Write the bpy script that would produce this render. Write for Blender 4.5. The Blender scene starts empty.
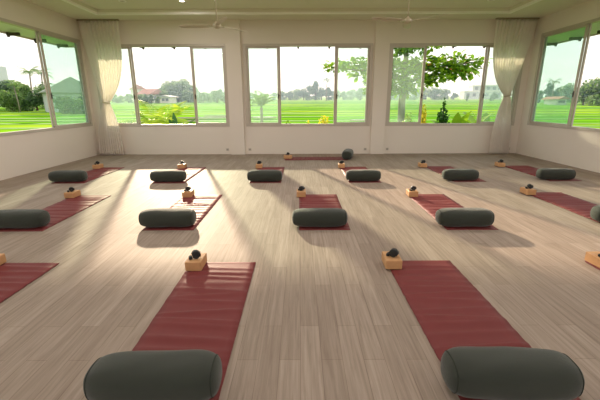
import bpy, math, random
import numpy as np
from mathutils import Vector, Matrix, Euler

random.seed(7); rng = np.random.default_rng(7)
S = bpy.context.scene
COL = S.collection
PI = math.pi

# ------------------------------------------------------------------ helpers
class MB:
    """collects shapes for ONE mesh object"""
    def __init__(s): s.v = []; s.f = []; s.smooth = []
    def add(s, vs, fs, smooth=False):
        n = len(s.v); s.v += [tuple(v) for v in vs]
        for f in fs: s.f.append(tuple(i + n for i in f)); s.smooth.append(smooth)
    def box(s, x0, x1, y0, y1, z0, z1, T=None, bevel=0.0):
        b = bevel
        if b <= 0:
            vs = [(x, y, z) for x in (x0, x1) for y in (y0, y1) for z in (z0, z1)]
            fs = [(0,1,3,2),(4,6,7,5),(0,4,5,1),(2,3,7,6),(0,2,6,4),(1,5,7,3)]
        else:
            # chamfered box: 24 verts
            vs = []; idx = {}
            X = (x0, x1); Y = (y0, y1); Z = (z0, z1); sg = (1, -1)
            for i in (0,1):
                for j in (0,1):
                    for k in (0,1):
                        for a in range(3):
                            p = [X[i] + sg[i]*b, Y[j] + sg[j]*b, Z[k] + sg[k]*b]
                            p[a] = (X[i], Y[j], Z[k])[a]
                            idx[(i,j,k,a)] = len(vs); vs.append(tuple(p))
            fs = []
            for i in (0,1):
                q = [idx[(i,0,0,0)], idx[(i,1,0,0)], idx[(i,1,1,0)], idx[(i,0,1,0)]]
                fs.append(tuple(q if i else q[::-1]))
                q = [idx[(0,i,0,1)], idx[(0,i,1,1)], idx[(1,i,1,1)], idx[(1,i,0,1)]]
                fs.append(tuple(q if i else q[::-1]))
                q = [idx[(0,0,i,2)], idx[(1,0,i,2)], idx[(1,1,i,2)], idx[(0,1,i,2)]]
                fs.append(tuple(q if i else q[::-1]))
            for i in (0,1):
                for j in (0,1):
                    fs.append((idx[(i,j,0,0)], idx[(i,j,1,0)], idx[(i,j,1,1)], idx[(i,j,0,1)]))
                    fs.append((idx[(i,0,j,0)], idx[(i,1,j,0)], idx[(i,1,j,2)], idx[(i,0,j,2)]))
                    fs.append((idx[(0,i,j,1)], idx[(1,i,j,1)], idx[(1,i,j,2)], idx[(0,i,j,2)]))
            for i in (0,1):
                for j in (0,1):
                    for k in (0,1):
                        fs.append((idx[(i,j,k,0)], idx[(i,j,k,1)], idx[(i,j,k,2)]))
        if T: vs = [T(*v) for v in vs]
        s.add(vs, fs)
    def tube(s, pts, rad, n=10, cap=True, smooth=True, closed=False):
        pts = [Vector(p) for p in pts]; m = len(pts)
        rad = rad if isinstance(rad, (list, tuple)) else [rad]*m
        vs = []; fs = []; prev = None
        for i, p in enumerate(pts):
            if closed: t = pts[(i+1) % m] - pts[i-1]
            else: t = pts[min(i+1, m-1)] - pts[max(i-1, 0)]
            t.normalize()
            if prev is None:
                a = Vector((0,0,1)) if abs(t.z) < .9 else Vector((1,0,0))
                u = t.cross(a).normalized()
            else: u = (prev - t*prev.dot(t)).normalized()
            prev = u; w = t.cross(u)
            for k in range(n):
                an = 2*PI*k/n
                vs.append(p + (u*math.cos(an) + w*math.sin(an))*rad[i])
        for i in range(m if closed else m-1):
            j = (i+1) % m
            for k in range(n):
                fs.append((i*n+k, i*n+(k+1)%n, j*n+(k+1)%n, j*n+k))
        if cap and not closed:
            fs.append(tuple(range(n))[::-1]); fs.append(tuple((m-1)*n+k for k in range(n)))
        s.add(vs, fs, smooth)
    def lathe(s, prof, n=24, c=(0,0,0), smooth=True):
        vs = []; fs = []
        for r, z in prof:
            for k in range(n):
                a = 2*PI*k/n; vs.append((c[0]+r*math.cos(a), c[1]+r*math.sin(a), c[2]+z))
        for i in range(len(prof)-1):
            for k in range(n): fs.append((i*n+k, i*n+(k+1)%n, (i+1)*n+(k+1)%n, (i+1)*n+k))
        if prof[0][0] > 1e-4: fs.append(tuple(range(n))[::-1])
        if prof[-1][0] > 1e-4: fs.append(tuple((len(prof)-1)*n+k for k in range(n)))
        s.add(vs, fs, smooth)
    def build(s, name, mat, parent=None, loc=None):
        me = bpy.data.meshes.new(name)
        me.from_pydata(s.v, [], s.f); me.update()
        me.polygons.foreach_set('use_smooth', s.smooth)
        me.materials.append(mat)
        return link(name, me, parent, loc)

def link(name, me, parent=None, loc=None):
    o = bpy.data.objects.new(name, me); COL.objects.link(o)
    if parent: o.parent = parent
    if loc: o.location = loc
    return o
def empty(name, loc=(0,0,0), rz=0):
    o = bpy.data.objects.new(name, None); COL.objects.link(o)
    o.empty_display_size = .1
    o.location = loc; o.rotation_euler = (0, 0, rz); return o
def tag(o, label, cat, group=None):
    o['label'] = label; o['category'] = cat
    if group: o['group'] = group
    return o
def struct(o): o['kind'] = 'structure'; return o
KIDS = {}
def copy_tree(o, parent=None):
    c = o.copy(); COL.objects.link(c)
    if parent: c.parent = parent
    for ch in [x for x in o.children]: copy_tree(ch, c)
    return c

# ------------------------------------------------------------------ materials
def srgb(r, g, b):
    f = lambda c: (c/255/12.92) if c/255 <= .04045 else ((c/255+.055)/1.055)**2.4
    return (f(r), f(g), f(b), 1)
def mat(name, col, rough=.6, metal=0, spec=.5, noise=None, bump=None, sheen=0, transl=0, emis=None, coat=0):
    """noise = (scale, amount) colour variation, bump = (scale, strength)"""
    m = bpy.data.materials.new(name); m.use_nodes = True
    nt = m.node_tree; b = nt.nodes['Principled BSDF']; N = nt.nodes.new; L = nt.links.new
    b.inputs['Base Color'].default_value = col
    b.inputs['Roughness'].default_value = rough
    b.inputs['Metallic'].default_value = metal
    b.inputs['Specular IOR Level'].default_value = spec
    if sheen: b.inputs['Sheen Weight'].default_value = sheen
    if coat: b.inputs['Coat Weight'].default_value = coat
    tc = N('ShaderNodeTexCoord')
    if noise:
        n = N('ShaderNodeTexNoise'); n.inputs['Scale'].default_value = noise[0]; n.inputs['Detail'].default_value = 4
        L(tc.outputs['Object'], n.inputs['Vector'])
        mx = N('ShaderNodeMix'); mx.data_type = 'RGBA'
        a = noise[1]
        mx.inputs[6].default_value = tuple(max(0, c*(1-a)) for c in col[:3]) + (1,)
        mx.inputs[7].default_value = tuple(min(1, c*(1+a)) for c in col[:3]) + (1,)
        L(n.outputs['Fac'], mx.inputs[0]); L(mx.outputs[2], b.inputs['Base Color'])
    if bump:
        n2 = N('ShaderNodeTexNoise'); n2.inputs['Scale'].default_value = bump[0]; n2.inputs['Detail'].default_value = 3
        L(tc.outputs['Object'], n2.inputs['Vector'])
        bp = N('ShaderNodeBump'); bp.inputs['Strength'].default_value = bump[1]; bp.inputs['Distance'].default_value = .01
        L(n2.outputs['Fac'], bp.inputs['Height']); L(bp.outputs['Normal'], b.inputs['Normal'])
    if transl:
        tr = N('ShaderNodeBsdfTranslucent'); tr.inputs['Color'].default_value = col
        ms = N('ShaderNodeMixShader'); ms.inputs[0].default_value = transl
        out = nt.nodes['Material Output']
        L(b.outputs[0], ms.inputs[1]); L(tr.outputs[0], ms.inputs[2]); L(ms.outputs[0], out.inputs['Surface'])
    if emis:
        b.inputs['Emission Color'].default_value = emis[0]; b.inputs['Emission Strength'].default_value = emis[1]
    return m

def leaf_mat(name, c1, c2, transl=.45):
    """foliage: two leaf colours chosen per leaf"""
    m = bpy.data.materials.new(name); m.use_nodes = True
    nt = m.node_tree; N = nt.nodes.new; L = nt.links.new
    b = nt.nodes['Principled BSDF']; b.inputs['Roughness'].default_value = .45
    g = N('ShaderNodeNewGeometry'); mx = N('ShaderNodeMix'); mx.data_type = 'RGBA'
    mx.inputs[6].default_value = c1; mx.inputs[7].default_value = c2
    L(g.outputs['Random Per Island'], mx.inputs[0]); L(mx.outputs[2], b.inputs['Base Color'])
    tr = N('ShaderNodeBsdfTranslucent'); L(mx.outputs[2], tr.inputs['Color'])
    ms = N('ShaderNodeMixShader'); ms.inputs[0].default_value = transl
    L(b.outputs[0], ms.inputs[1]); L(tr.outputs[0], ms.inputs[2])
    L(ms.outputs[0], nt.nodes['Material Output'].inputs['Surface'])
    return m

def floor_mat():
    m = bpy.data.materials.new('oak_laminate'); m.use_nodes = True
    nt = m.node_tree; N = nt.nodes.new; L = nt.links.new; b = nt.nodes['Principled BSDF']
    tc = N('ShaderNodeTexCoord')
    mp = N('ShaderNodeMapping'); mp.inputs['Rotation'].default_value = (0, 0, PI/2)
    L(tc.outputs['Object'], mp.inputs['Vector'])
    br = N('ShaderNodeTexBrick'); L(mp.outputs[0], br.inputs['Vector'])
    br.offset = .37; br.offset_frequency = 2
    br.inputs['Scale'].default_value = 1.0
    br.inputs['Brick Width'].default_value = .93; br.inputs['Row Height'].default_value = .13
    br.inputs['Mortar Size'].default_value = .0022; br.inputs['Mortar Smooth'].default_value = .3
    br.inputs['Color1'].default_value = srgb(172, 158, 147); br.inputs['Color2'].default_value = srgb(158, 144, 133)
    br.inputs['Mortar'].default_value = srgb(144, 129, 117)
    # grain streaks along the planks
    mg = N('ShaderNodeMapping'); mg.inputs['Scale'].default_value = (26, 1.1, 1)
    L(tc.outputs['Object'], mg.inputs['Vector'])
    n = N('ShaderNodeTexNoise'); n.inputs['Scale'].default_value = 1.6; n.inputs['Detail'].default_value = 6; n.inputs['Roughness'].default_value = .65
    n.inputs['Distortion'].default_value = .6
    L(mg.outputs[0], n.inputs['Vector'])
    rp = N('ShaderNodeValToRGB'); L(n.outputs['Fac'], rp.inputs['Fac'])
    rp.color_ramp.elements[0].position = .3; rp.color_ramp.elements[0].color = (.70, .675, .65, 1)
    rp.color_ramp.elements[1].position = .68; rp.color_ramp.elements[1].color = (1.04, 1.03, 1.02, 1)
    mu = N('ShaderNodeMix'); mu.data_type = 'RGBA'; mu.blend_type = 'MULTIPLY'; mu.inputs[0].default_value = 1
    L(br.outputs['Color'], mu.inputs[6]); L(rp.outputs['Color'], mu.inputs[7])
    L(mu.outputs[2], b.inputs['Base Color'])
    b.inputs['Roughness'].default_value = .6
    b.inputs['Specular IOR Level'].default_value = .06
    bp = N('ShaderNodeBump'); bp.inputs['Strength'].default_value = .12; bp.inputs['Distance'].default_value = .004
    L(n.outputs['Fac'], bp.inputs['Height']); L(bp.outputs['Normal'], b.inputs['Normal'])
    return m

def glass_mat(name, tint, haze=.1):
    m = bpy.data.materials.new(name); m.use_nodes = True
    nt = m.node_tree; N = nt.nodes.new; L = nt.links.new
    nt.nodes.remove(nt.nodes['Principled BSDF'])
    tr = N('ShaderNodeBsdfTransparent'); tr.inputs['Color'].default_value = tint
    tl = N('ShaderNodeBsdfTranslucent'); tl.inputs['Color'].default_value = (.72, .92, .82, 1)
    gl = N('ShaderNodeBsdfGlossy'); gl.inputs['Roughness'].default_value = .02
    m1 = N('ShaderNodeMixShader'); m1.inputs[0].default_value = haze
    L(tr.outputs[0], m1.inputs[1]); L(tl.outputs[0], m1.inputs[2])
    fr = N('ShaderNodeFresnel'); fr.inputs['IOR'].default_value = 1.3
    ge = N('ShaderNodeNewGeometry'); iv = N('ShaderNodeMath'); iv.operation = 'SUBTRACT'; iv.inputs[0].default_value = 1; L(ge.outputs['Backfacing'], iv.inputs[1])
    mf = N('ShaderNodeMath'); mf.operation = 'MULTIPLY'; L(fr.outputs[0], mf.inputs[0]); L(iv.outputs[0], mf.inputs[1])
    m2 = N('ShaderNodeMixShader'); L(mf.outputs[0], m2.inputs[0])
    L(m1.outputs[0], m2.inputs[1]); L(gl.outputs[0], m2.inputs[2])
    L(m2.outputs[0], nt.nodes['Material Output'].inputs['Surface'])
    return m

M = {}
M['floor'] = floor_mat()
M['wall'] = mat('white_wall_paint', srgb(231, 221, 211), .7, noise=(1.2, .02))
M['ceiling'] = mat('white_ceiling_paint', srgb(224, 220, 200), .8)
M['cornice'] = mat('cornice_paint', srgb(246, 243, 234), .5)
M['alu'] = mat('pale_aluminium', srgb(196, 186, 174), .45, metal=.25)
M['alu_dark'] = mat('dark_rubber_seal', srgb(70, 66, 60), .6)
M['glass'] = glass_mat('hazy_pane', (.955, .99, .97, 1), .04)
M['glass_green'] = glass_mat('green_tinted_pane', (.90, .97, .94, 1), .05)
M['mat'] = mat('maroon_rubber', srgb(118, 52, 53), .58, spec=.26, noise=(9, .10), bump=(160, .15))
M['bolster'] = mat('charcoal_green_cotton', srgb(41, 46, 38), .82, noise=(30, .10), bump=(420, .25), sheen=.25)
M['piping'] = mat('bolster_piping', srgb(40, 45, 38), .85)
M['cork'] = mat('pale_wood_block', srgb(200, 152, 106), .6, noise=(18, .14), bump=(90, .2))
M['strap'] = mat('black_webbing', srgb(30, 32, 34), .55, bump=(500, .3))
M['buckle'] = mat('black_buckle', srgb(38, 40, 44), .3, metal=.5)
M['fan'] = mat('cream_fan_paint', srgb(186, 176, 152), .4)
M['lamp_on'] = mat('lit_lamp', (1, .95, .85, 1), .5, emis=((1, .93, .78, 1), 5.0))
M['lamp_off'] = mat('frosted_lamp', srgb(190, 184, 168), .4)
M['outlet'] = mat('outlet_plastic', srgb(205, 196, 186), .4)
M['outlet_dark'] = mat('socket_dark', srgb(168, 160, 150), .5)
M['soffit'] = mat('white_soffit', srgb(232, 232, 224), .7)
M['rafter'] = mat('dark_timber', srgb(74, 58, 50), .7)
M['fascia'] = mat('reddish_fascia', srgb(206, 190, 178), .6)
M['tie'] = mat('tie_cord', srgb(196, 186, 164), .7)
M['rail'] = mat('curtain_rail_metal', srgb(150, 138, 116), .5)

def sheer():
    m = bpy.data.materials.new('sheer_cream_cloth'); m.use_nodes = True
    nt = m.node_tree; N = nt.nodes.new; L = nt.links.new
    b = nt.nodes['Principled BSDF']; b.inputs['Base Color'].default_value = srgb(250, 246, 240); b.inputs['Roughness'].default_value = .85
    tl = N('ShaderNodeBsdfTranslucent'); tl.inputs['Color'].default_value = srgb(250, 243, 238)
    tp = N('ShaderNodeBsdfTransparent'); tp.inputs['Color'].default_value = (1, 1, 1, 1)
    m1 = N('ShaderNodeMixShader'); m1.inputs[0].default_value = .5
    L(b.outputs[0], m1.inputs[1]); L(tl.outputs[0], m1.inputs[2])
    m2 = N('ShaderNodeMixShader'); m2.inputs[0].default_value = .12
    L(m1.outputs[0], m2.inputs[1]); L(tp.outputs[0], m2.inputs[2])
    L(m2.outputs[0], nt.nodes['Material Output'].inputs['Surface'])
    return m
M['sheer'] = sheer()

# ------------------------------------------------------------------ room
H = 3.73
XL, XR, YB, YF = -6.13, 6.60, 10.90, -4.0
TH = .14
m = MB(); m.box(XL-TH, XR+TH, YF-TH, YB+TH, -.12, 0); struct(m.build('floor', M['floor']))
# ceiling: flat border, shallow raised tray inside
tx0, tx1, ty0, ty1, RISE = -5.1, 5.3, -2.6, 9.95, .07
m = MB()
m.box(XL-TH, tx0, YF-TH, YB+TH, H, H+.2); m.box(tx1, XR+TH, YF-TH, YB+TH, H, H+.2)
m.box(tx0, tx1, ty1, YB+TH, H, H+.2); m.box(tx0, tx1, YF-TH, ty0, H, H+.2)
m.box(tx0, tx1, ty0, ty1, H+RISE, H+.2)
struct(m.build('ceiling', M['ceiling']))
m = MB()   # bead moulding round the tray
w, h = .07, .05
m.box(tx0-w, tx1+w, ty1-.002, ty1+w, H-h, H-.001); m.box(tx0-w, tx1+w, ty0-w, ty0, H-h, H-.001)
m.box(tx0-w, tx0, ty0, ty1-.002, H-h, H-.001); m.box(tx1, tx1+w, ty0, ty1-.002, H-h, H-.001)
struct(m.build('trim_1', M['cornice']))

ZB, ZT = .86, 3.09
BACK = [(-5.86, -4.87, -3.04, -2.10), (-1.57, -.64, 1.10, 2.06), (2.58, 3.55, 5.41, 6.38)]
LEFT = [(-2.9, -1.4, 1.6, 3.2), (4.3, 5.85, 9.22, 10.74)]
RIGHT = [(-2.9, -1.4, 1.6, 3.2), (4.2, 5.75, 9.0, 10.52)]
ZS, ZSL, ZSR = .90, 3.19, 3.27
Tback = lambda s, n, z: (s, YB - n, z)        # n = distance into the room
Tleft = lambda s, n, z: (XL + n, s, z)
Tright = lambda s, n, z: (XR - n, s, z)
def wall(name, T, s0, s1, wins, zb, zt):
    m = MB()
    ss = [s0] + [c for w in wins for c in (w[0], w[3])] + [s1]
    for i in range(0, len(ss), 2): m.box(ss[i], ss[i+1], -TH, 0, 0, H, T)
    for w in wins:
        m.box(w[0], w[3], -TH, 0, 0, zb, T); m.box(w[0], w[3], -TH, 0, zt, H, T)
    return struct(m.build(name, M['wall']))
wall('wall_back', Tback, XL-TH, XR+TH, BACK, ZB, ZT)
wall('wall_left', Tleft, YF, YB, LEFT, ZS, ZSL)
wall('wall_right', Tright, YF, YB, RIGHT, ZS, ZSR)
Trear = lambda s, n, z: (s, YF + n, z)
m = MB(); m.box(XL-TH, -4.4, -TH, 0, 0, H, Trear); m.box(4.4, XR+TH, -TH, 0, 0, H, Trear); m.box(-4.4, 4.4, -TH, 0, 2.9, H, Trear)
struct(m.build('wall_rear', M['wall']))
for i, (a, b) in enumerate(((-2.08, -1.66), (2.13, 2.54))):
    m = MB(); m.box(a, b, 0, .085, 0, H, Tback); struct(m.build('pillar_%d' % (i+1), M['wall']))

def sash(T, s0, s1, z0, z1, n, glass, parent, latch=None):
    fw, fd = .045, .034
    f = MB()
    f.box(s0, s0+fw, n-fd, n, z0, z1, T); f.box(s1-fw, s1, n-fd, n, z0, z1, T)
    f.box(s0+fw, s1-fw, n-fd, n, z0, z0+fw, T); f.box(s0+fw, s1-fw, n-fd, n, z1-fw, z1, T)
    fo = f.build('sash', M['alu'], parent)
    g = MB(); g.box(s0+fw-.004, s1-fw+.004, n-fd*.6, n-fd*.6+.005, z0+fw-.004, z1-fw+.004, T); g.build('pane', glass, fo)
    if latch:
        l = MB(); l.box(latch-.012, latch+.012, n, n+.02, 1.72, 1.84, T, .004); l.box(latch-.008, latch+.06, n+.02, n+.03, 1.80, 1.815, T)
        l.build('latch', M['alu_dark'], fo)
def window(name, T, w, zb, zt, glass):
    s0, a, b, s1 = w
    f = MB(); fw = .05
    # outer frame: n from -0.10 (outside) to +0.012 (just proud of the wall)
    f.box(s0-.03, s0+fw, -.11, .014, zb-.03, zt+.03, T); f.box(s1-fw, s1+.03, -.11, .014, zb-.03, zt+.03, T)
    f.box(s0+fw, s1-fw, -.11, .014, zb-.03, zb+.035, T); f.box(s0+fw, s1-fw, -.11, .014, zt-.035, zt+.03, T)
    fo = struct(f.build(name, M['alu']))
    z0, z1 = zb+.035, zt-.035
    # the two end panes and, behind each, the middle sash slid open over it
    sash(T, s0+fw, a+.04, z0, z1, -.012, glass, fo)
    sash(T, b-.04, s1-fw, z0, z1, -.012, glass, fo)
    sash(T, s0+fw+.012, a+.085, z0, z1, -.055, glass, fo, None)
    sash(T, b-.085, s1-fw-.012, z0, z1, -.055, glass, fo, None)
    for c in (a+.018, b-.018):
        l = MB(); l.box(c-.012, c+.012, -.012, .012, 1.62, 1.76, T, .004); l.box(c-.01, c+.05, .012, .022, 1.70, 1.716, T)
        l.build('latch', M['alu_dark'], fo)
    return fo
for i, w in enumerate(BACK): window('window_%d' % (i+1), Tback, w, ZB, ZT, M['glass'])
for i, w in enumerate(LEFT): window('window_%d' % (i+4), Tleft, w, ZS, ZSL, M['glass_green'])
for i, w in enumerate(RIGHT): window('window_%d' % (i+6), Tright, w, ZS, ZSR, M['glass_green'])

# roof overhang outside
EO, EZ = 1.3, 3.20
m = MB()
ox0, ox1, oy1 = XL-EO, XR+EO, YB+EO
ix0, ix1, iy1 = XL-TH, XR+TH, YB+TH
zi = 3.50
V = [(ix0, iy1, zi), (ix1, iy1, zi), (ox1, oy1, EZ+.06), (ox0, oy1, EZ+.06), (ix0, YF, zi), (ox0, YF, EZ+.06), (ix1, YF, zi), (ox1, YF, EZ+.06)]
V += [(x, y, z+.1) for x, y, z in V]
Fq = [(0,1,2,3), (4,0,3,5), (1,6,7,2)]
Fq += [tuple(i+8 for i in f[::-1]) for f in Fq] + [(3,2,10,11), (5,3,11,13), (2,7,15,10), (0,8,9,1), (4,12,8,0), (1,9,14,6)]
m.add(V, Fq); struct(m.build('roof_eave', M['soffit']))
m = MB()
m.box(ox0-.03, ox1+.03, oy1, oy1+.03, EZ+.02, EZ+.14); m.box(ox0-.03, ox0, YF, oy1, EZ+.02, EZ+.14); m.box(ox1, ox1+.03, YF, oy1, EZ+.02, EZ+.14)
struct(m.build('trim_2', M['fascia']))
# timber brackets holding the gutter line
br = []
for x in np.arange(-6.9, 7.3, .98): br.append(((x, oy1-.16, EZ-.02), 0))
for y in np.arange(3.0, 12.0, .98): br.append(((ox0+.16, y, EZ-.02), PI/2)); br.append(((ox1-.16, y, EZ-.02), -PI/2))
m = MB(); m.box(-.03, .03, -.16, .155, 0, .075); m.box(-.02, .02, .10, .15, -.03, 0)
me0 = None
for i, (p, r) in enumerate(br):
    if i == 0: o = m.build('roof_bracket', M['rafter'], loc=p)
    else: o = o.copy(); COL.objects.link(o); o.location = p
    o.rotation_euler = (0, 0, r)
    tag(o, 'small dark timber bracket under the roof edge outside the windows', 'bracket', 'eave brackets')

# ------------------------------------------------------------------ yoga sets
def make_mat_mesh(seed, L=1.73, W=.635, T=.005):
    r = np.random.default_rng(seed); nx, ny = 10, 110
    ys = np.linspace(0, L, ny+1); xs = np.linspace(-W/2, W/2, nx+1)
    ridges = [(c, r.uniform(.009, .017), r.uniform(.020, .036), r.uniform(-.12, .12)) for c in np.arange(.15, L-.06, .105) + r.uniform(-.03, .03, len(np.arange(.15, L-.06, .105)))]
    def z(x, y):
        v = sum(a*math.exp(-((y-c-t*x)/s)**2) for c, a, s, t in ridges)
        v *= .35 + .65*min(1, (W/2-abs(x))/.09)
        e = L - y
        if e < .05: v += .006*((.05-e)/.05)**2      # the far edge lifts a little
        return v
    top = [(x, y, z(x, y)+T+.001) for y in ys for x in xs]
    bot = [(x, y, z(x, y)+.001) for y in ys for x in xs]
    n = nx+1; K = len(top); f = []
    for j in range(ny):
        for i in range(nx):
            a = j*n+i
            f.append((a, a+1, a+n+1, a+n)); f.append((K+a, K+a+n, K+a+n+1, K+a+1))
    for i in range(nx):
        f.append((i, K+i, K+i+1, i+1)); a = ny*n+i; f.append((a, a+1, K+a+1, K+a))
    for j in range(ny):
        a = j*n; f.append((a, a+n, K+a+n, K+a)); a = j*n+nx; f.append((a, K+a, K+a+n, a+n))
    mb = MB(); mb.add(top+bot, f, True); return mb

def make_bolster(L=.70, W=.27, Hh=.225, seed=1):
    r = np.random.default_rng(seed); n = 40
    root = empty('bolster')
    def ring(x, s, ph=0):
        out = []
        for k in range(n):
            a = 2*PI*k/n; c, sn = math.cos(a), math.sin(a); e = .78
            y = W/2*s*math.copysign(abs(c)**e, c); z = Hh/2*s*math.copysign(abs(sn)**e, sn)
            wr = 1 + .012*math.sin(3*a+ph+x*9) + .008*math.sin(7*a+x*17+ph)
            z = max(z*wr, -Hh/2*.93); out.append((x, y*wr, z + Hh/2*.93))
        return out
    xs = np.linspace(-1, 1, 29)
    v = []; f = []
    hb = L/2 - .034
    for x in xs:
        s = 1 - .03*x*x - .20*abs(x)**8 + .012*math.sin(x*5+seed)
        v += ring(x*hb, s, seed)
    for i in range(len(xs)-1):
        for k in range(n): f.append((i*n+k, i*n+(k+1)%n, (i+1)*n+(k+1)%n, (i+1)*n+k))
    mb = MB(); mb.add(v, f, True); mb.build('cover', M['bolster'], root)
    for sx in (-1, 1):
        s1 = .77 + .012*math.sin(sx*5+seed)
        v = []; f = []
        prof = [(0, s1), (.008, s1*.96), (.017, s1*.86), (.025, s1*.70), (.031, s1*.48), (.034, s1*.24), (.035, .01)]
        for d, s in prof: v += ring(sx*(hb+d), s, seed)
        for i in range(len(prof)-1):
            for k in range(n):
                q = (i*n+k, i*n+(k+1)%n, (i+1)*n+(k+1)%n, (i+1)*n+k); f.append(q if sx > 0 else q[::-1])
        mb = MB(); mb.add(v, f, True); e = mb.build('end_panel', M['bolster'], root)
        p = MB(); p.tube([Vector(q) for q in ring(sx*hb, s1*1.002, seed)], .0036, 6, closed=True); p.build('piping', M['piping'], e)
    return root

def make_block():
    m = MB(); m.box(-.076, .076, -.11, .11, 0, .092, None, .006)
    return m.build('yoga_block', M['cork'])
def make_strap():
    root = empty('yoga_strap')
    # coil of webbing standing on edge, axis along local y
    pts = []; m = MB(); w = .058; turns = 6.5; K = 200
    vs = []; fs = []
    for i in range(K+1):
        a = i/K*turns*2*PI; rr = .004 + .030*i/K
        for dr in (0, .0042):
            for yy in (-w/2, w/2): vs.append(((rr+dr)*math.cos(a), yy, .0388+(rr+dr)*math.sin(a)))
    for i in range(K):
        b = i*4; c = b+4
        fs += [(b, b+1, c+1, c), (b+2, c+2, c+3, b+3), (b, c, c+2, b+2), (b+1, b+3, c+3, c+1)]
    m.add(vs, fs, True); m.build('coil', M['strap'], root)
    t = MB(); P = [(-.045, .012), (-.056, .03), (-.062, .018), (-.066, .004)]
    t.box(-.066, -.034, -.029, .029, .0005, .028, None, .008); t.build('loose_end', M['strap'], root)
    b = MB(); b.tube([(.037, -.030, .024), (.037, .030, .024), (.040, .030, .054), (.040, -.030, .054)], .0035, 6, closed=True)
    b.tube([(.0385, -.030, .039), (.0385, .030, .039)], .003, 6); b.build('buckle', M['buckle'], root)
    return root

MATV = [make_mat_mesh(s).build('yoga_mat', M['mat']) for s in (3, 11, 23)]
BOLV = [make_bolster(seed=s) for s in (1, 4)]
BLK = make_block(); STR = make_strap()
used = set()
def place(proto, loc, rz, label, cat, group, rx=0, scale=1.0):
    if proto.name in used: o = copy_tree(proto)
    else: o = proto; used.add(proto.name)
    o.location = loc; o.rotation_euler = (rx, 0, rz); o.scale = (scale,)*3
    return tag(o, label, cat, group)
R = math.radians
GM, GB, GK, GS = 'yoga mats laid out on the floor', 'bolsters on the mats', 'wooden yoga blocks at the mats', 'rolled straps on the blocks'
# (mat centre x, mat near edge y, mat turn, bolster centre x, bolster turn, where in words, strap turn)
FR, MR, BR = 1.50, 4.15, 6.86
rows = [
 (-2.69, FR, 0,   None, 0,   'nearest row, cut off beside the left wall', 20),
 (-.755, FR+.0, 0,  -.775, R(1.5), 'nearest row, left of the middle aisle', -25),
 (1.165, FR+.02, 0,  1.125, R(-2), 'nearest row, right of the middle aisle', 15),
 (3.12, FR, 0,   None, 0,   'nearest row, cut off beside the right wall', 60),
 (-3.50, MR, R(1), -3.56, R(1.5),  'middle row, closest to the left wall', 80),
 (-1.64, MR+.02, 0,   -1.68, R(1),  'middle row, in brightest sun', 40),
 (.305, MR+.01, 0,   .250, 0,    'middle row, below the centre window', 10),
 (2.13, MR, 0,   2.08, R(-1),   'middle row, second from the right wall', 70),
 (4.20, MR+.1, 0,   4.17, R(-4),  'middle row, closest to the right wall', 30),
 (-4.57, BR, R(.5), -4.63, R(2.5),   'far row, before the left curtain', 85),
 (-2.59, BR-.02, 0,   -2.62, R(1),  'far row, in brightest sun', 50),
 (-.69, BR-.02, 0,   -.70, R(.5),  'far row, third from the left wall', 5),
 (1.28, BR-.02, 0,   1.26, 0,   'far row, third from the right wall', 0),
 (3.36, BR+.02, 0,   3.21, R(-1), 'far row, second from the right wall', 75),
 (5.28, BR+.06, 0,   5.15, R(-3), 'far row, before the right curtain', 30),
]
for i, (mx, my, mr, bx, brz, where, sr) in enumerate(rows):
    place(MATV[i % 3], (mx, my, 0), mr, 'maroon rubber yoga mat in the ' + where, 'yoga mat', GM)
    ax, ay = mx - .315 + .03, my + 1.73 - .09
    ax += {1: .045, 3: .05, 4: -.02, 5: .05, 7: .03, 8: -.04, 10: .05, 13: -.12, 14: -.15}.get(i, 0)
    place(BLK, (ax, ay, .013), R((sr % 7) - 3), 'wooden yoga block on the mat in the ' + where, 'yoga block', GK)
    place(STR, (ax + .008, ay - .02, .1055), R((sr*37) % 90 - 45), 'black rolled strap on the block in the ' + where, 'yoga strap', GS)
    if bx is not None:
        place(BOLV[i % 2], (bx, my + (.150 if my > 2 else .09), .013), brz, 'dark green bolster across the mat in the ' + where, 'bolster', GB, scale=(1 if my > 2 else .995))
# teacher's place by the back wall, mat lying across
place(MATV[0], (1.32, 9.93, 0), R(90), 'maroon yoga mat lying sideways along the back wall', 'yoga mat', GM).scale = (.9, 1, 1)
place(BLK, (-.33, 9.93, .013), R(80), 'wooden yoga block on the sideways mat by the back wall', 'yoga block', GK)
place(STR, (-.33, 9.93, .1055), R(10), 'black rolled strap on the block by the back wall', 'yoga strap', GS)
place(BOLV[0], (1.34, 9.97, .013), R(77), 'dark bolster seen end on, on the sideways mat by the back wall', 'bolster', GB, scale=1.08)

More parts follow.
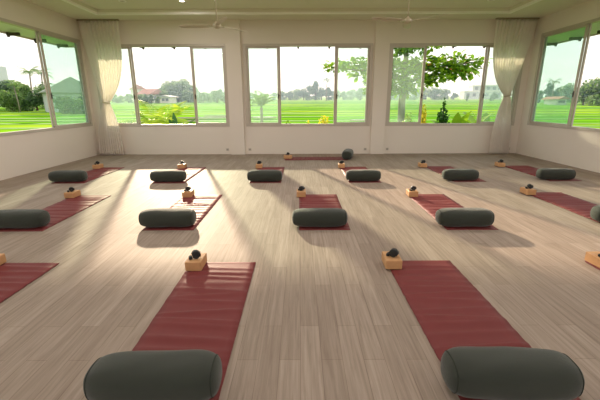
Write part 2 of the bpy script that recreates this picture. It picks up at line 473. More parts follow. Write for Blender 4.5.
# ------------------------------------------------------------------ curtains
def curtain(side, label):
    root = empty('curtain', (0, 0, 0)); nz, ns = 60, 120
    sg = side
    # x of the wall edge and window edge at top, tie, bottom
    if side < 0: top, tie, bot = (-6.06, -4.96), (-5.70, -5.50), (-6.02, -5.28)
    else: top, tie, bot = (6.53, 5.40), (6.07, 5.89), (6.28, 5.68)
    ztop, ztie = 3.69, (1.53 if side < 0 else 1.68); y0 = 10.72
    v = []; f = []
    for j in range(nz+1):
        z = ztop + (0.015-ztop)*j/nz
        if z > ztie:
            t = (ztop-z)/(ztop-ztie)
            ea, eb = t**1.2, t**3.6
            d = .030 + .012*t
        else:
            t = (ztie-z)/(ztie-.015); s = 1-(1-t)**2.2
            a = tie[0] + (bot[0]-tie[0])*s; b = tie[1] + (bot[1]-tie[1])*s; d = .045
        if z > ztie:
            a = top[0] + (tie[0]-top[0])*ea; b = top[1] + (tie[1]-top[1])*eb
        pinch = max(0, 1-abs(z-ztie)/.35)
        for i in range(ns+1):
            q = i/ns
            fold = math.sin(q*2*PI*11 + .6*math.sin(q*9) + .25*math.sin(z*2)) + .35*math.sin(q*2*PI*23+z)
            v.append((a+(b-a)*q, y0 + d*(1-.35*pinch)*fold*.75 - .02*pinch, z))
    n = ns+1
    for j in range(nz):
        for i in range(ns): k = j*n+i; f.append((k, k+1, k+n+1, k+n))
    m = MB(); m.add(v, f, True); o = m.build('drape', M['sheer'], root)
    sm = o.modifiers.new('Solidify', 'SOLIDIFY'); sm.thickness = .002
    c = (tie[0]+tie[1])/2; w = abs(tie[0]-tie[1])/2
    m = MB(); m.tube([(c+(w+.012)*math.cos(a), y0-.02+.055*math.sin(a), ztie+.02*math.cos(a)*sg) for a in np.linspace(0, 2*PI, 24, endpoint=False)], .014, 8, closed=True)
    m.build('tieback', M['tie'], root)
    m = MB(); x0, x1 = sorted(top); m.box(x0-.02, x1+.02, y0-.03, y0+.03, 3.692, 3.726); m.build('curtain_rail', M['rail'], root)
    return tag(root, label, 'curtain', 'corner curtains')
curtain(-1, 'sheer cream curtain tied at the waist in the corner by the left wall')
curtain(1, 'sheer cream curtain tied at the waist in the corner by the right wall')

# ------------------------------------------------------------------ ceiling fans, lamps, outlets
def fan():
    root = empty('ceiling_fan')
    m = MB(); m.lathe([(.0, .0), (.055, -.0), (.06, -.03), (.03, -.075), (.0, -.08)][::-1], 20, (0, 0, .80+.07)); m.build('canopy', M['fan'], root)
    m = MB(); m.tube([(0, 0, .06), (0, 0, .82)], .011, 10); m.build('rod', M['fan'], root)
    m = MB(); m.lathe([(0, -.06), (.04, -.056), (.068, -.036), (.076, -.008), (.068, .02), (.036, .04), (.016, .065), (.0, .07)], 28); m.build('motor_housing', M['fan'], root)
    for k in range(3):
        a = k*2*PI/3
        b = MB(); vs = []; fs = []
        for i in range(9):
            t = i/8; rr = .13 + t*.60; wd = (.055 + .02*math.sin(t*PI)) * (1 if t < .95 else .7)
            for s in (-1, 1):
                zz = s*wd*.20 - .02*t*t*0
                for dz in (0, .007):
                    vs.append((rr*math.cos(a) - s*wd*math.sin(a), rr*math.sin(a) + s*wd*math.cos(a), zz+dz-.01))
        for i in range(8):
            p = i*4; q = p+4
            fs += [(p, q, q+2, p+2), (p+1, p+3, q+3, q+1), (p, p+1, q+1, q), (p+2, q+2, q+3, p+3)]
        fs += [(0, 2, 3, 1), (32, 33, 35, 34)]
        b.add(vs, fs)
        bl = b.build('blade', M['fan'], root)
        c = MB(); c.box(.07, .17, -.018, .018, -.022, -.010, lambda x, y, z, a=a: (x*math.cos(a)-y*math.sin(a), x*math.sin(a)+y*math.cos(a), z)); c.build('blade_arm', M['fan'], bl)
    return root
f1 = fan(); f1.location = (-1.54, 7.3, 2.92); f1.rotation_euler = (0, 0, R(172))
tag(f1, 'cream three-blade ceiling fan hanging before the left back window', 'ceiling fan', 'ceiling fans')
f2 = copy_tree(f1); f2.location = (2.02, 7.3, 2.99); f2.rotation_euler = (0, 0, R(196))
tag(f2, 'cream three-blade ceiling fan hanging before the gap right of centre window', 'ceiling fan', 'ceiling fans')

def downlight(on):
    root = empty('downlight')
    m = MB(); m.lathe([(.058, -.002), (.062, -.012), (.085, -.010), (.088, 0), (.058, 0)], 28); m.build('bezel', M['cornice'], root)
    m = MB(); m.lathe([(0, -.006), (.057, -.006), (.057, -.001), (0, -.001)], 24); m.build('diffuser', M['lamp_on'] if on else M['lamp_off'], root)
    return root
d_on, d_off = downlight(True), downlight(False)
LZ = H + RISE
tag(d_on, 'small round ceiling downlight that is lit, by the left fan', 'downlight', 'ceiling downlights'); d_on.location = (-2.72, 9.2, LZ)
tag(d_off, 'small round unlit ceiling downlight nearest the left curtain', 'downlight', 'ceiling downlights'); d_off.location = (-4.1, 9.2, LZ)
o = copy_tree(d_off); o.location = (4.45, 9.2, LZ); tag(o, 'small round unlit ceiling downlight nearest the right curtain', 'downlight', 'ceiling downlights')
# unseen fill lamps and fixtures added in ceiling rows to brighten the room
def area(name, loc, size, power, col=(1, .90, .86)):
    l = bpy.data.lights.new(name, 'AREA'); l.shape = 'DISK'; l.size = size; l.energy = power; l.color = col
    o = bpy.data.objects.new(name, l); COL.objects.link(o); o.location = loc; return o
LP = 36
for y in (6.6, 3.6, .6, -2.0):
    for x in (-3.6, 0, 3.6):
        o = copy_tree(d_on); o.location = (x, y, LZ); tag(o, 'small round downlight added for fill in the unseen rows overhead', 'downlight', 'added fill downlights')
        area('downlight_and_fill_lamp', (x, y, LZ-.02), .5, {6.6: 28, 3.6: 22}.get(y, 14))
area('downlight_and_fill_lamp', (-2.72, 9.2, LZ-.02), .2, 12)

def outlet(): 
    m = MB(); m.box(-.045, .045, -.006, 0, -.04, .04, None, .003); o = m.build('power_outlet', M['outlet'])
    s = MB(); s.box(-.028, .028, -.0075, -.004, -.024, .024); s.build('socket', M['outlet_dark'], o)
    return o
oo = outlet()
OL = [(-2.20, YB, 'right under the left back window'), (-1.52, YB, 'beside the pillar left of centre'), (1.99, YB, 'under the corner of the centre window'), (2.66, YB, 'beside the pillar right of centre'), (6.36, YB, 'in the corner behind the right curtain')]
for i, (x, y, w) in enumerate(OL):
    o = oo if i == 0 else copy_tree(oo)
    o.location = (x, y, .14); tag(o, 'small pale power outlet low on the back wall ' + w, 'power outlet', 'power outlets on the back wall')

# ------------------------------------------------------------------ outside
TH_ = R(15.35); FPX = 357.0
def P(px, py, Y):
    """point of the world at depth Y that the photograph shows at px, py"""
    u, v = px-300, py-200
    yr = FPX*math.cos(TH_) - v*math.sin(TH_); zr = -(FPX*math.sin(TH_) + v*math.cos(TH_))
    return Vector((u/yr*Y, Y, 1.53 + zr/yr*Y))
def gz(Y):
    return -.35 if Y < 24 else -.35 + (Y-24)/106*2.15

def field_mat(name, c1, c2, sc=.35):
    m = bpy.data.materials.new(name); m.use_nodes = True
    nt = m.node_tree; N = nt.nodes.new; L = nt.links.new; b = nt.nodes['Principled BSDF']; b.inputs['Roughness'].default_value = .7
    b.inputs['Specular IOR Level'].default_value = .0
    tc = N('ShaderNodeTexCoord'); mp = N('ShaderNodeMapping'); mp.inputs['Scale'].default_value = (.25, 1, 1); L(tc.outputs['Object'], mp.inputs[0])
    n = N('ShaderNodeTexNoise'); n.inputs['Scale'].default_value = sc; n.inputs['Detail'].default_value = 6; L(mp.outputs[0], n.inputs['Vector'])
    rp = N('ShaderNodeValToRGB'); L(n.outputs['Fac'], rp.inputs[0])
    rp.color_ramp.elements[0].position = .38; rp.color_ramp.elements[0].color = c1
    rp.color_ramp.elements[1].position = .62; rp.color_ramp.elements[1].color = c2
    L(rp.outputs[0], b.inputs['Base Color'])
    return m
M['rice'] = [field_mat('young_rice', srgb(92, 146, 24), srgb(130, 176, 34)), field_mat('mid_rice', srgb(78, 132, 28), srgb(110, 162, 32)), field_mat('ripe_rice', srgb(112, 154, 30), srgb(150, 178, 48))]
M['bund'] = mat('grassy_bund', srgb(104, 146, 44), .9, noise=(.8, .3))
M['lawn'] = mat('garden_grass', srgb(88, 120, 44), .9, noise=(.6, .3))
M['water'] = mat('muddy_water', srgb(170, 156, 132), .06, spec=.6)
m = MB(); m.box(-220, 220, -40, 24, -1.2, -.36); struct(m.build('ground', M['lawn']))
# terraces, each a step higher than the last
ed = [22, 25.5, 29, 33, 37.5, 42.5, 48, 54, 61, 69, 78, 88, 99, 111, 124, 138, 300]
for i in range(len(ed)-1):
    y0, y1 = ed[i], ed[i+1]; z = gz(y0) + .10; nx = 90
    xs = np.linspace(-170, 170, nx+1)
    e0 = y0 + .035*y0*np.sin(xs*.07+i*1.7) ; e1 = y1 + .035*y1*np.sin(xs*.07+(i+1)*1.7) + .4
    m = MB(); v = []; f = []; rows_ = 5
    for j in range(rows_+1):
        for k, x in enumerate(xs):
            yy = e0[k] + (e1[k]-e0[k])*j/rows_
            v.append((x, yy, z + (gz(y1)-gz(y0)-.05)*j/rows_ + 0.04*random.random()))
    n = nx+1
    for j in range(rows_):
        for k in range(nx): a = j*n+k; f.append((a, a+1, a+n+1, a+n))
    m.add(v, f); struct(m.build('rice_field', M['rice'][(i*2+i//3) % 3]))
    m = MB(); v = []; f = []          # grassy bank along the near edge
    for k, x in enumerate(xs):
        jz = .07*random.random()
        v += [(x, e0[k]-.45, z-.35), (x, e0[k]-.2, z-.02+jz), (x, e0[k]+.25, z+.03+jz), (x, e0[k]+.3, z-.02)]
    for k in range(nx):
        for q in range(3): a = k*4+q; f.append((a, a+4, a+5, a+1))
    m.add(v, f); struct(m.build('field_bank', M['bund']))
# flooded plots between the near terraces
for (xa, xb, ya, yb) in ((-11.5, -6.6, 33.6, 35.4), (-9.8, -6.6, 37.0, 37.9), (-4.6, -2.2, 33.8, 35.6), (-12, -8.4, 29.6, 31.0), (4.2, 6.5, 30.0, 31.2)):
    z = gz(yb)+.30
    m = MB(); v = []
    for k in range(28):
        a = 2*PI*k/28; v.append(((xa+xb)/2+(xb-xa)/2*math.cos(a)*(1+.06*math.sin(3*a)), (ya+yb)/2+(yb-ya)/2*math.sin(a)*(1+.1*math.sin(2*a)), z))
    m.add(v + [(x, y, z_-.1) for x, y, z_ in v], [tuple(range(28))] + [(i, i+28, (i+1)%28+28, (i+1)%28) for i in range(28)])
    struct(m.build('paddy_water', M['water']))

# --- plants
def leaves_mesh(blobs, n, size, shell=.55, flat=1.0, up=.3, seed=0):
    """n leaves scattered through ellipsoid clumps (centre, radii)"""
    r = np.random.default_rng(seed); v = []; f = []
    w = np.array([b[1][0]*b[1][2] for b in blobs]); w = w/w.sum()
    for bi in r.choice(len(blobs), n, p=w):
        c, rad = blobs[bi]
        d = r.normal(size=3); d /= np.linalg.norm(d); rr = shell + (1-shell)*r.random()
        p = np.array(c) + d*np.array(rad)*rr
        nrm = d*.6 + r.normal(size=3)*.6 + np.array((0, 0, up)); nrm /= np.linalg.norm(nrm)
        t = np.cross(nrm, r.normal(size=3)); t /= np.linalg.norm(t); b = np.cross(nrm, t)
        L = size*r.uniform(.7, 1.3); W = L*.32*flat
        k = len(v)
        for q in (p-t*L/2, p-b*W+t*L*.05+nrm*L*.06, p+t*L/2, p+b*W+t*L*.05+nrm*L*.06): v.append(tuple(q))
        f += [(k, k+1, k+2), (k, k+2, k+3)]
    return v, f
LM = {
 'bright': leaf_mat('bright_leaf', srgb(58, 106, 26), srgb(150, 190, 40), .5),
 'mid': leaf_mat('mid_leaf', srgb(78, 112, 60), srgb(134, 164, 86), .55),
 'dark': leaf_mat('dark_leaf', srgb(58, 90, 58), srgb(100, 132, 80), .5),
 'yellow': leaf_mat('yellow_leaf', srgb(176, 188, 40), srgb(236, 214, 60), .5),
 'palm': leaf_mat('palm_leaf', srgb(110, 150, 40), srgb(186, 206, 70), .5),
 'darkbright': leaf_mat('glossy_dark_leaf', srgb(26, 72, 26), srgb(66, 122, 36), .35),
 'orange': leaf_mat('old_orange_leaf', srgb(190, 110, 40), srgb(214, 150, 60), .4),
}
M['bark'] = mat('grey_bark', srgb(128, 120, 104), .85, noise=(6, .25), bump=(20, .5))
M['bark_dark'] = mat('brown_bark', srgb(88, 74, 60), .9, noise=(6, .25))

def tree_proto(seed, h=6.0, w=4.5, n=1500, leaf=.55, lm='mid', trunk=.28):
    """broadleaf tree of height h with its base at the origin"""
    r = random.Random(seed); root = empty('broadleaf_tree')
    bl = []
    for k in range(9):
        a = r.uniform(0, 2*PI); q = r.uniform(.1, .34)*w
        zz = r.uniform(.14, .80)*h; s = r.uniform(.24, .33)*w
        bl.append(((q*math.cos(a), q*math.sin(a), zz), (s, s, s*.78)))
    bl.append(((0, 0, h*.80), (.24*w, .24*w, .2*h)))
    m = MB(); v, f = leaves_mesh(bl, n, leaf, seed=seed); m.add(v, f); m.build('crown', LM[lm], root)
    m = MB(); m.tube([(0, 0, -.5), (.05, 0, h*.25), (-.04, .05, h*.5), (0, 0, h*.75)], [trunk, trunk*.8, trunk*.55, trunk*.2], 8)
    for b in bl[:5]: m.tube([(0, 0, h*.35), tuple(np.array(b[0])*.6+np.array((0, 0, h*.18))), b[0]], [trunk*.45, trunk*.3, trunk*.1], 6)
    m.build('trunk', M['bark_dark'], root)
    return root
def palm_proto(seed, h=7.0, fl=2.6, nf=16, lm='mid', tr=.16, leaflets=16):
    r = random.Random(seed); root = empty('palm_tree')
    m = MB(); lean = r.uniform(-.5, .5)
    m.tube([(0, 0, -.5), (lean*.2, 0, h*.4), (lean, 0, h)], [tr*1.2, tr, tr*.8], 8); m.build('trunk', M['bark'], root)
    for k in range(nf):
        v, f = frond(r, fl*r.uniform(.8, 1.1), k*2.399, r.uniform(.1, 1.15), leaflets)
        m = MB(); m.add([(x+lean, y, z+h) for x, y, z in v], f); m.build('frond', LM[lm], root)
    return root
def frond(r, L, az, rise, leaflets=18, droop=1.0, wid=.26):
    """one arching frond: rib with pairs of leaflets"""
    v = []; f = []; pts = []
    el = rise; p = Vector((0, 0, 0)); st = L/leaflets
    for i in range(leaflets+1):
        pts.append(p.copy()); d = Vector((math.cos(az)*math.cos(el), math.sin(az)*math.cos(el), math.sin(el)))
        p = p + d*st; el -= droop*1.9/leaflets*(.4+i/leaflets)
    side = Vector((-math.sin(az), math.cos(az), 0))
    for i in range(leaflets):
        k = len(v); a, b = pts[i], pts[i+1]; w = .010*L*(1-i/leaflets)+.004
        v += [tuple(a-side*w), tuple(a+side*w), tuple(b+side*w*.9), tuple(b-side*w*.9)]; f.append((k, k+1, k+2, k+3))
        if i < 2: continue
        t = i/leaflets; ll = L*wid*math.sin(PI*(.12+.85*t))*r.uniform(.85, 1.1); tg = (b-a).normalized()
        for s in (-1, 1):
            k = len(v); e = a + side*s*ll*.85 + tg*ll*.55 - Vector((0, 0, ll*.28))
            q = (a+e)/2 + Vector((0, 0, ll*.06))
            v += [tuple(a), tuple(q-tg*st*.32), tuple(e), tuple(q+tg*st*.32)]; f += [(k, k+1, k+2), (k, k+2, k+3)]
    return v, f

KINDS = [tree_proto(1, lm='mid'), tree_proto(2, lm='dark', w=5.5, n=1700), tree_proto(3, lm='dark', h=6, w=3.2, n=1100), tree_proto(5, lm='mid', h=6, w=6.5, n=1900)]
PALMS = [palm_proto(1), palm_proto(2, nf=13, lm='dark')]
def stand(proto, px, ytop, Y, label, group, zbase=None, wide=1.0, hh=6.0):
    """a tree at depth Y whose top shows at height ytop"""
    t = P(px, ytop, Y); z0 = gz(Y) if zbase is None else zbase
    s = max(.15, (t.z - z0)/hh)
    if proto.name in used: o = copy_tree(proto)
    else: o = proto; used.add(proto.name)
    o.location = (t.x, Y, z0); o.scale = (s*wide, s*wide, s); o.rotation_euler = (0, 0, random.uniform(0, 6.28))
    return tag(o, label, 'palm' if 'palm' in proto.name else 'tree', group)

# beyond the left wall's window
for px, yt, Y, k, wd in ((-12, 76, 60, 0, 1), (4, 79, 62, 1, 1), (15, 80, 64, 3, 1), (24, 83, 58, 0, .9), (44, 84, 66, 3, 1), (54, 88, 68, 1, 1), (60, 95, 47, 0, 1.3), (72, 96, 46, 3, 1.2), (82, 94, 48, 1, 1.1), (34, 88, 55, 1, 1.2), (9, 90, 54, 3, 1.1), (-6, 86, 55, 1, 1)):
    stand(KINDS[k], px, yt, Y, 'leafy tree in the clump beyond the field outside the left wall window', 'trees outside the left wall window', wide=wd)
for px, yt, Y, k, w in ((27, 68, 61, 0, 'tallest, over the tree clump'), (39, 70, 66, 1, 'second, by the window bar'), (15, 82, 52, 0, 'low and bushy among the clump'), (47, 82, 56, 1, 'low, at the clump end by the window bar')):
    stand(PALMS[k], px, yt, Y, 'coconut palm outside the left wall window, ' + w, 'palms outside the left wall window', hh=7.6)
# wooded rise behind the left back window
for px, yt, Y, k, wd in ((112, 92, 116, 0, 1.2), (121, 95, 108, 3, 1), (130, 93, 122, 1, 1), (141, 85, 138, 2, 1), (140, 94, 100, 3, 1.2), (146, 95, 95, 1, 1.3), (151, 93.5, 99, 2, 1.4), (158, 96, 97, 0, 1.2), (137, 91, 112, 0, 1.1), (145, 93, 108, 2, 1.1), (153, 92, 120, 1, 1.1), (163, 90, 112, 3, 1.0), (203, 92, 104, 1, 1.5), (210, 94, 112, 3, 1.4), (217, 90, 108, 1, 1.2), (128, 93, 108, 0, 1.4), (224, 94, 108, 0, 1.3), (117, 97, 100, 1, 1.2), (157, 89, 122, 0, .9), (164, 84, 130, 1, 1), (169, 81.5, 124, 3, .9), (175, 79.5, 132, 1, 1), (181, 79.5, 126, 3, 1), (187, 81, 132, 1, 1), (192, 85, 124, 0, 1), (178, 88, 116, 1, 1.3), (188, 90, 114, 3, 1.2), (199, 91, 122, 1, 1.1), (206, 92, 130, 3, 1), (213, 90, 124, 1, 1), (221, 88, 130, 2, 1), (229, 91, 124, 3, 1)):
    stand(KINDS[k], px, yt, Y, 'tree on the wooded rise seen through the left back window', 'trees behind the left back window', wide=wd)
# misty tree line behind the centre window
for px, yt, Y, k, wd in ((240, 92, 150, 3, 1.3), (252, 92, 146, 1, 1.3), (264, 93, 150, 3, 1.3), (274, 92, 146, 0, 1.3), (282, 91, 150, 3, 1.3), (290, 91, 145, 1, 1.3), (297, 89, 151, 3, 1.1), (304, 88, 146, 1, 1.2), (310, 85, 151, 2, 1.1), (316, 80.5, 145, 2, 1), (322, 87, 151, 1, 1.2), (329, 87, 146, 2, 1.3), (336, 90, 151, 3, 1.2), (344, 91, 146, 1, 1.3), (352, 90, 151, 3, 1.3), (361, 88, 146, 1, 1.3), (371, 90, 150, 3, 1.3)):
    stand(KINDS[k], px, yt, Y, 'tree in the misty tree line across the fields behind the centre window', 'misty trees behind the centre window', wide=wd)
stand(PALMS[1], 327, 79, 126, 'tall palm standing over the misty tree line, behind the centre window', None, hh=7.6)
# behind the right back window and the right wall's window
for px, yt, Y, k, wd in ((392, 88, 142, 3, 1.3), (404, 90, 147, 1, 1.3), (416, 89, 142, 3, 1.3), (427, 88, 147, 1, 1.3), (436, 88, 141, 3, 1.3), (446, 89, 147, 0, 1.3), (455, 93, 142, 1, 1.2), (468, 96, 122, 0, .8), (482, 96, 120, 3, .8), (495, 93, 122, 1, 1), (508, 93, 124, 3, 1)):
    stand(KINDS[k], px, yt, Y, 'hazy tree across the fields behind the right back window', 'hazy trees behind the right back window', wide=wd)
for px, yt, Y, k, wd in ((530, 92, 92, 3, 1), (541, 91, 90, 0, 1), (551, 83, 88, 2, 1), (560, 88, 92, 1, 1), (569, 85, 88, 3, .8), (579, 88, 80, 1, 1), (588, 83, 74, 0, .9), (597, 80, 72, 1, 1), (608, 76, 70, 3, 1), (622, 78, 72, 1, 1)):
    stand(KINDS[k], px, yt, Y, 'tree beyond the rice field outside the right wall window', 'trees outside the right wall window', wide=wd)
stand(PALMS[0], 556, 81, 84, 'palm among the trees outside the right wall window', None, hh=7.6)

# houses
M['plaster'] = mat('white_plaster', srgb(222, 218, 208), .8)
M['plaster_grey'] = mat('grey_render', srgb(176, 182, 180), .8)
M['roof_red'] = mat('clay_tiles', srgb(170, 118, 98), .8, noise=(2, .15))
M['roof_grey'] = mat('grey_tiles', srgb(146, 152, 144), .8, noise=(2, .1))
M['opening'] = mat('dark_opening', srgb(92, 96, 98), .4)
def house(loc, w, d, h, rh, wallm, roofm, rz, label, nwin=2):
    root = empty('village_house', loc, rz)
    m = MB(); m.box(-w/2, w/2, -d/2, d/2, -1.5, h); m.build('wall', wallm, root)
    ov = .6; m = MB()
    v = [(-w/2-ov, -d/2-ov, h), (w/2+ov, -d/2-ov, h), (w/2+ov, d/2+ov, h), (-w/2-ov, d/2+ov, h), (0, -d/2-ov, h+rh), (0, d/2+ov, h+rh)]
    m.add(v, [(0,1,4), (1,2,5,4), (2,3,5), (3,0,4,5), (3,2,1,0)]); m.build('roof', roofm, root)
    for k in range(nwin):
        x = -w/2 + w*(k+1)/(nwin+1); m = MB(); m.box(x-.45, x+.45, -d/2-.04, -d/2+.02, h*.35, h*.8); m.build('window', M['opening'], root)
    return tag(root, label, 'house', 'houses in the fields')
def at(px, Y): p = P(px, 100, Y); return (p.x, Y, gz(Y))
house(at(71, 54), 6.2, 6, 2.6, 2.1, M['plaster_grey'], M['roof_grey'], R(38), 'pale house with a grey gable roof behind the left wall window pane')
house(at(152, 112) , 5.0, 5, 2.4, 1.6, M['plaster'], M['roof_red'], R(62), 'village house under a broad red tiled roof on the wooded rise')
house(at(140, 124), 4.4, 5, 4.0, 1.5, M['plaster'], M['roof_red'], R(20), 'smaller red roofed house higher up beside the broad tiled roof')
house(at(168.5, 104), 3.4, 3, 1.7, .5, M['plaster'], M['roof_grey'], R(-12), 'little white house at the foot of the wooded rise')
house(at(556, 80), 2.6, 3, 1.1, .6, M['plaster'], M['roof_red'], R(15), 'low red roofed hut by the trees outside the right wall window')
root = empty('apartment_building', at(480, 150), R(-8))
m = MB(); m.box(-7, 7, -3, 3, -1, 3.2); m.box(-4.0, 7, -3, 3, 3.2, 5.2); m.build('wall', M['plaster_grey'], root)
m = MB(); m.box(-7.4, 7.4, -3.5, 3.4, 3.1, 3.35); m.box(-4.4, 7.4, -3.5, 3.4, 5.2, 5.5); m.build('roof', M['plaster'], root)
for zz, xs in ((1.2, (-5.6, -3.2, -.8, 1.6, 4.0, 6.0)), (3.7, (-2.6, -.4, 1.8, 4.0, 6.0))):
    for x in xs: m = MB(); m.box(x-.6, x+.6, -3.06, -2.9, zz, zz+1.2); m.build('window', M['opening'], root)
tag(root, 'hazy pale two storey building among far trees behind the right back window', 'building')
root = empty('tower_building', at(-2, 90)); m = MB(); m.box(-2.2, 2.2, -2, 2, -1, 9.0); m.build('wall', M['plaster_grey'], root)
for zz in (4.5, 6.8): m = MB(); m.box(-1.2, 1.2, -2.05, -1.9, zz, zz+1); m.build('window', M['opening'], root)
tag(root, 'pale grey tower rising over trees outside the left wall window', 'building')

# big spreading tree beside the right back window
root = empty('almond_tree', (4.42, 16, -.35))
bx = lambda px, py, Y=16: tuple(P(px, py, Y) - Vector((4.42, 16, -.35)))
bl = []
for px, py, rx, rz_, Y in ((395, 50, .55, .22, 16), (408, 46, .6, .2, 15.6), (384, 62, .7, .3, 16.4), (398, 70, .6, .3, 15.8), (410, 66, .5, .3, 16), (413, 80, .55, .35, 15.6), (396, 84, .65, .35, 16), (404, 90, .55, .3, 16),
                         (388, 78, .4, .25, 16.6), (366, 66, .55, .3, 16.2), (352, 64, .5, .24, 16), (358, 72, .4, .22, 16), (333, 67, .34, .16, 15.8), (340, 69, .25, .14, 16), (374, 84, .4, .34, 16.3), (371, 92, .25, .2, 16.3),
                         (424, 62, .5, .3, 15.8), (430, 72, .55, .34, 16), (440, 66, .55, .3, 16), (436, 80, .42, .22, 15.8), (450, 72, .55, .34, 16.2), (448, 60, .35, .2, 16), (460, 62, .4, .26, 16), (461, 73, .45, .26, 15.8), (470, 70, .4, .24, 16), (474, 62, .3, .14, 16), (482, 62, .22, .1, 16),
                         (424, 84, .3, .2, 16), (430, 47, .45, .1, 15.7), (415, 38, .8, .25, 16.2), (440, 40, .6, .16, 16), (380, 38, .8, .25, 16.3)):
    bl.append((bx(px, py, Y), (rx, rx, rz_)))
def big_leaves(bl, n, seed, size=.25):
    r = np.random.default_rng(seed); v = []; f = []
    w = np.array([b[1][0]**1.5*b[1][2]**.5 for b in bl]); w /= w.sum()
    for bi in r.choice(len(bl), n, p=w):
        c, rad = bl[bi]; d = r.normal(size=3); d /= np.linalg.norm(d)
        p = np.array(c) + d*np.array(rad)*(.35+.65*r.random())
        t = d*np.array((1, 1, .25)) + r.normal(size=3)*.35; t /= np.linalg.norm(t)
        up = np.array((0, 0, 1.)) + r.normal(size=3)*.45; b = np.cross(up, t); b /= np.linalg.norm(b); nn = np.cross(t, b)
        L = size*r.uniform(.7, 1.2); W = L*.27; k = len(v)
        for a, s, u in ((0, 0, 0), (.45, 1, .12), (.8, .95, .05), (1, 0, -.14), (.8, -.95, .05), (.45, -1, .12), (.5, 0, .02)):
            v.append(tuple(p + t*L*a + b*W*s + nn*L*u))
        f += [(k, k+1, k+6), (k+1, k+2, k+6), (k+2, k+3, k+6), (k+3, k+4, k+6), (k+4, k+5, k+6), (k+5, k, k+6)]
    return v, f
v, f = big_leaves(bl, 3000, 5); m = MB(); m.add(v, f); m.build('crown', LM['bright'], root)
v, f = big_leaves(bl[9:27], 60, 9, .2); m = MB(); m.add(v, f); o = m.build('old_leaves', LM['orange'], root); o['label'] = 'orange old leaves'
m = MB()
m.tube([(0, 0, -.3), (.03, 0, .9), (.0, .02, 1.9), (.06, 0, 3.0), (.02, 0, 4.6)], [.22, .165, .15, .13, .07], 12)
for b in (bl[2], bl[9], bl[12], bl[7], bl[16], bl[20], bl[24], bl[26], bl[29], bl[31]):
    e = Vector(b[0]); h0 = max(1.6, e.z-.5); mid = Vector((e.x*.5, e.y*.5, (h0+e.z)/2+.05))
    m.tube([(.02, 0, h0), tuple(mid), tuple(e)], [.06, .04, .015], 7)
m.build('trunk', M['bark'], root)
tag(root, 'big spreading tree with broad bright leaves outside the right back window', 'tree')

# garden plants under the back windows
def frond_plant(name, base, fl, nf, lm, label, cat, seed, rise=(.5, 1.45), wid=.26, droop=1.0, stem=None, leaflets=18):
    r = random.Random(seed); root = empty(name, base)
    if stem: m = MB(); m.tube([(0, 0, -.1), (0, 0, stem)], [.09, .07], 8); m.build('trunk', M['bark'], root)
    for k in range(nf):
        v, f = frond(r, fl*r.uniform(.8, 1.1), k*2.399+seed, r.uniform(*rise), leaflets, droop, wid)
        m = MB(); m.add([(x, y, z+(stem or 0)) for x, y, z in v], f); m.build('frond', LM[lm], root)
    return tag(root, label, cat)
p = P(163, 118, 15); frond_plant('areca_palm', (p.x, 15, -.35), 2.1, 15, 'palm', 'yellow green feathery palm just outside the left back window', 'palm', 3, rise=(.7, 1.5), stem=.5, droop=.8, wid=.34)
p = P(262, 118, 20); frond_plant('small_palm', (p.x, 20, -.35), 1.3, 22, 'mid', 'small drooping palm behind the left pane of the centre window', 'palm', 5, rise=(.4, 1.5), stem=1.6)
def broad_plant(base, h, n, lw, lm, label, seed, name='broadleaf_plant', cat='plant'):
    """upright plant of long broad leaves, each a part"""
    r = random.Random(seed); root = empty(name, base)
    for k in range(n):
        az = k*2.399+seed; el = r.uniform(.9, 1.5); L = h*r.uniform(.75, 1.1); v = []; f = []; p = Vector((0, 0, 0)); K = 10
        side = Vector((-math.sin(az), math.cos(az), 0))
        for i in range(K+1):
            t = i/K; d = Vector((math.cos(az)*math.cos(el), math.sin(az)*math.cos(el), math.sin(el)))
            w = lw*(.1 if t < .3 else math.sin(PI*min(1, (t-.3)/.7*.93+.07)))+.006
            v += [tuple(p-side*w+Vector((0, 0, w*.25))), tuple(p), tuple(p+side*w+Vector((0, 0, w*.25)))]
            p = p + d*L/K; el -= .06*(1+t*1.2)
        for i in range(K): a = i*3; f += [(a, a+1, a+4, a+3), (a+1, a+2, a+5, a+4)]
        m = MB(); m.add(v, f, True); m.build('leaf', LM[lm], root)
    return tag(root, label, cat)
p = P(176, 118, 13.6); broad_plant((p.x, 13.6, -.35), 1.6, 12, .10, 'darkbright', 'dark green broad leaved plant beside the feathery palm at left back window', 2)
p = P(457, 118, 13.8); broad_plant((p.x, 13.8, -.35), 1.75, 10, .17, 'bright', 'bright banana like plant low in the right back window', 4, 'banana_plant')
p = P(470, 118, 14.2); broad_plant((p.x, 14.2, -.35), 1.8, 10, .16, 'palm', 'yellowish arching plant beside the banana like plant', 6, 'banana_plant')
p = P(488, 112, 14.5); broad_plant((p.x, 14.5, -.35), 2.2, 8, .16, 'bright', 'tall leafy plant behind the right end pane of the right back window', 8, 'banana_plant')
def bush(px, ytop, Y, w, lm, n, leaf, label, name='bush', spike=False, seed=1):
    t = P(px, ytop, Y); h = t.z+.35; root = empty(name, (t.x, Y, -.35)); r = random.Random(seed)
    bl = [((r.uniform(-.25, .25)*w, r.uniform(-.25, .25)*w, h*(.25+.5*k/7)), (w*.33, w*.33, h*.22)) for k in range(8)]
    if spike: bl = [((0, 0, h*.38), (w*.5, w*.5, h*.36)), ((0, 0, h*.66), (w*.36, w*.36, h*.16)), ((0, 0, h*.86), (w*.10, w*.10, h*.14))]
    else: bl.append(((0, 0, h*.84), (w*.25, w*.25, h*.16)))
    v, f = leaves_mesh(bl, n, leaf, seed=seed); m = MB(); m.add(v, f); m.build('crown', LM[lm], root)
    m = MB(); m.tube([(0, 0, -.1), (0, 0, h*.7)], [.035, .015], 6); m.build('stem', M['bark_dark'], root)
    return tag(root, label, 'bush')
bush(424.5, 102, 14, .40, 'yellow', 500, .10, 'tall yellow leaved bush beside the dark pointed bush', seed=2)
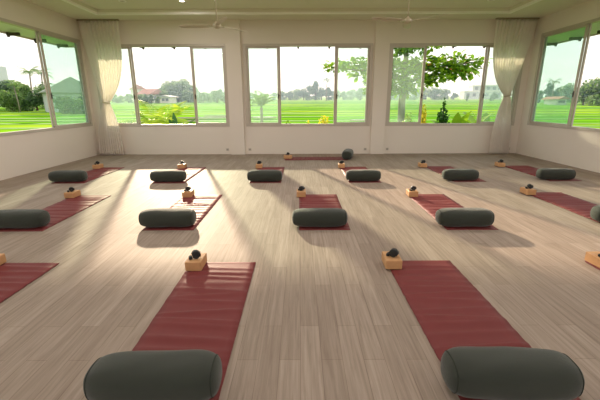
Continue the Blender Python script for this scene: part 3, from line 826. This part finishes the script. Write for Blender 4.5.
bush(445.5, 98, 14, .58, 'darkbright', 900, .10, 'dark pointed bush in the middle of the right back window', spike=True, seed=3)
bush(326, 114.5, 14, .62, 'yellow', 500, .10, 'larger yellow bush at the sill of the centre window', seed=4)
bush(309, 119, 13.6, .5, 'yellow', 260, .09, 'yellow green bush at the sill, beside the larger yellow one', seed=5)
bush(288, 119, 14.4, .5, 'bright', 260, .09, 'green bush at the sill by the left bar of the centre window', seed=6)
bush(345, 121, 14, .6, 'bright', 260, .09, 'green bush at the sill under the right bar of the centre window', seed=7)
bush(410, 112, 14.6, .5, 'palm', 300, .12, 'pale bush behind the left pane of the right back window', seed=8)

# ------------------------------------------------------------------ haze over the fields
hz = bpy.data.materials.new('morning_haze'); hz.use_nodes = True
nt = hz.node_tree; nt.nodes.remove(nt.nodes['Principled BSDF'])
vs = nt.nodes.new('ShaderNodeVolumeScatter'); vs.inputs['Color'].default_value = (.64, .85, 1, 1); vs.inputs['Density'].default_value = .0040; vs.inputs['Anisotropy'].default_value = .2
nt.links.new(vs.outputs[0], nt.nodes['Material Output'].inputs['Volume'])
m = MB(); m.box(-215, 215, 58, 290, -6, 20); o = m.build('morning_haze', hz); o['kind'] = 'stuff'
o['label'] = 'thin white morning haze over the far fields and trees'

# ------------------------------------------------------------------ light
AZ, EL = R(19.2), R(18.3)
sun = bpy.data.lights.new('sun', 'SUN'); sun.energy = 6.4; sun.color = (1, .81, .58); sun.angle = R(1.6)
so = bpy.data.objects.new('sun', sun); COL.objects.link(so)
d = Vector((math.sin(AZ)*math.cos(EL), -math.cos(AZ)*math.cos(EL), -math.sin(EL)))
so.rotation_euler = d.to_track_quat('-Z', 'Y').to_euler(); so.location = (-20, 50, 20)
W = bpy.data.worlds.new('sky'); S.world = W; W.use_nodes = True
nt = W.node_tree; N = nt.nodes.new; L = nt.links.new
bg = nt.nodes['Background']; tc = N('ShaderNodeTexCoord'); sx = N('ShaderNodeSeparateXYZ'); L(tc.outputs['Generated'], sx.inputs[0])
rp = N('ShaderNodeValToRGB'); L(sx.outputs['Z'], rp.inputs[0])
e = rp.color_ramp.elements; e[0].position = 0; e[0].color = (.80, .75, .735, 1); e[1].position = .25; e[1].color = (1, .965, .95, 1)
e2 = rp.color_ramp.elements.new(1); e2.color = (.88, .92, 1, 1)
L(rp.outputs[0], bg.inputs[0]); bg.inputs[1].default_value = 1.3

# ------------------------------------------------------------------ camera
cd = bpy.data.cameras.new('camera'); cam = bpy.data.objects.new('camera', cd); COL.objects.link(cam)
cd.sensor_width = 36; cd.lens = FPX/600*36; cd.clip_end = 600
cam.matrix_world = Matrix.Translation((0, 0, 1.53)) @ Euler((PI/2-TH_, 0, 0)).to_matrix().to_4x4() @ Matrix.Rotation(R(-.2), 4, 'Z')
S.camera = cam
S.view_settings.view_transform = 'Standard'; S.view_settings.look = 'None'; S.view_settings.gamma = 1; S.view_settings.exposure = .42
try: S.view_settings.use_curve_mapping = False
except Exception: pass
S.cycles.max_bounces = 10; S.cycles.transparent_max_bounces = 16; S.cycles.diffuse_bounces = 6
S.cycles.use_denoising = True
S.cycles.sample_clamp_indirect = 6
S.cycles.caustics_reflective = False; S.cycles.caustics_refractive = False
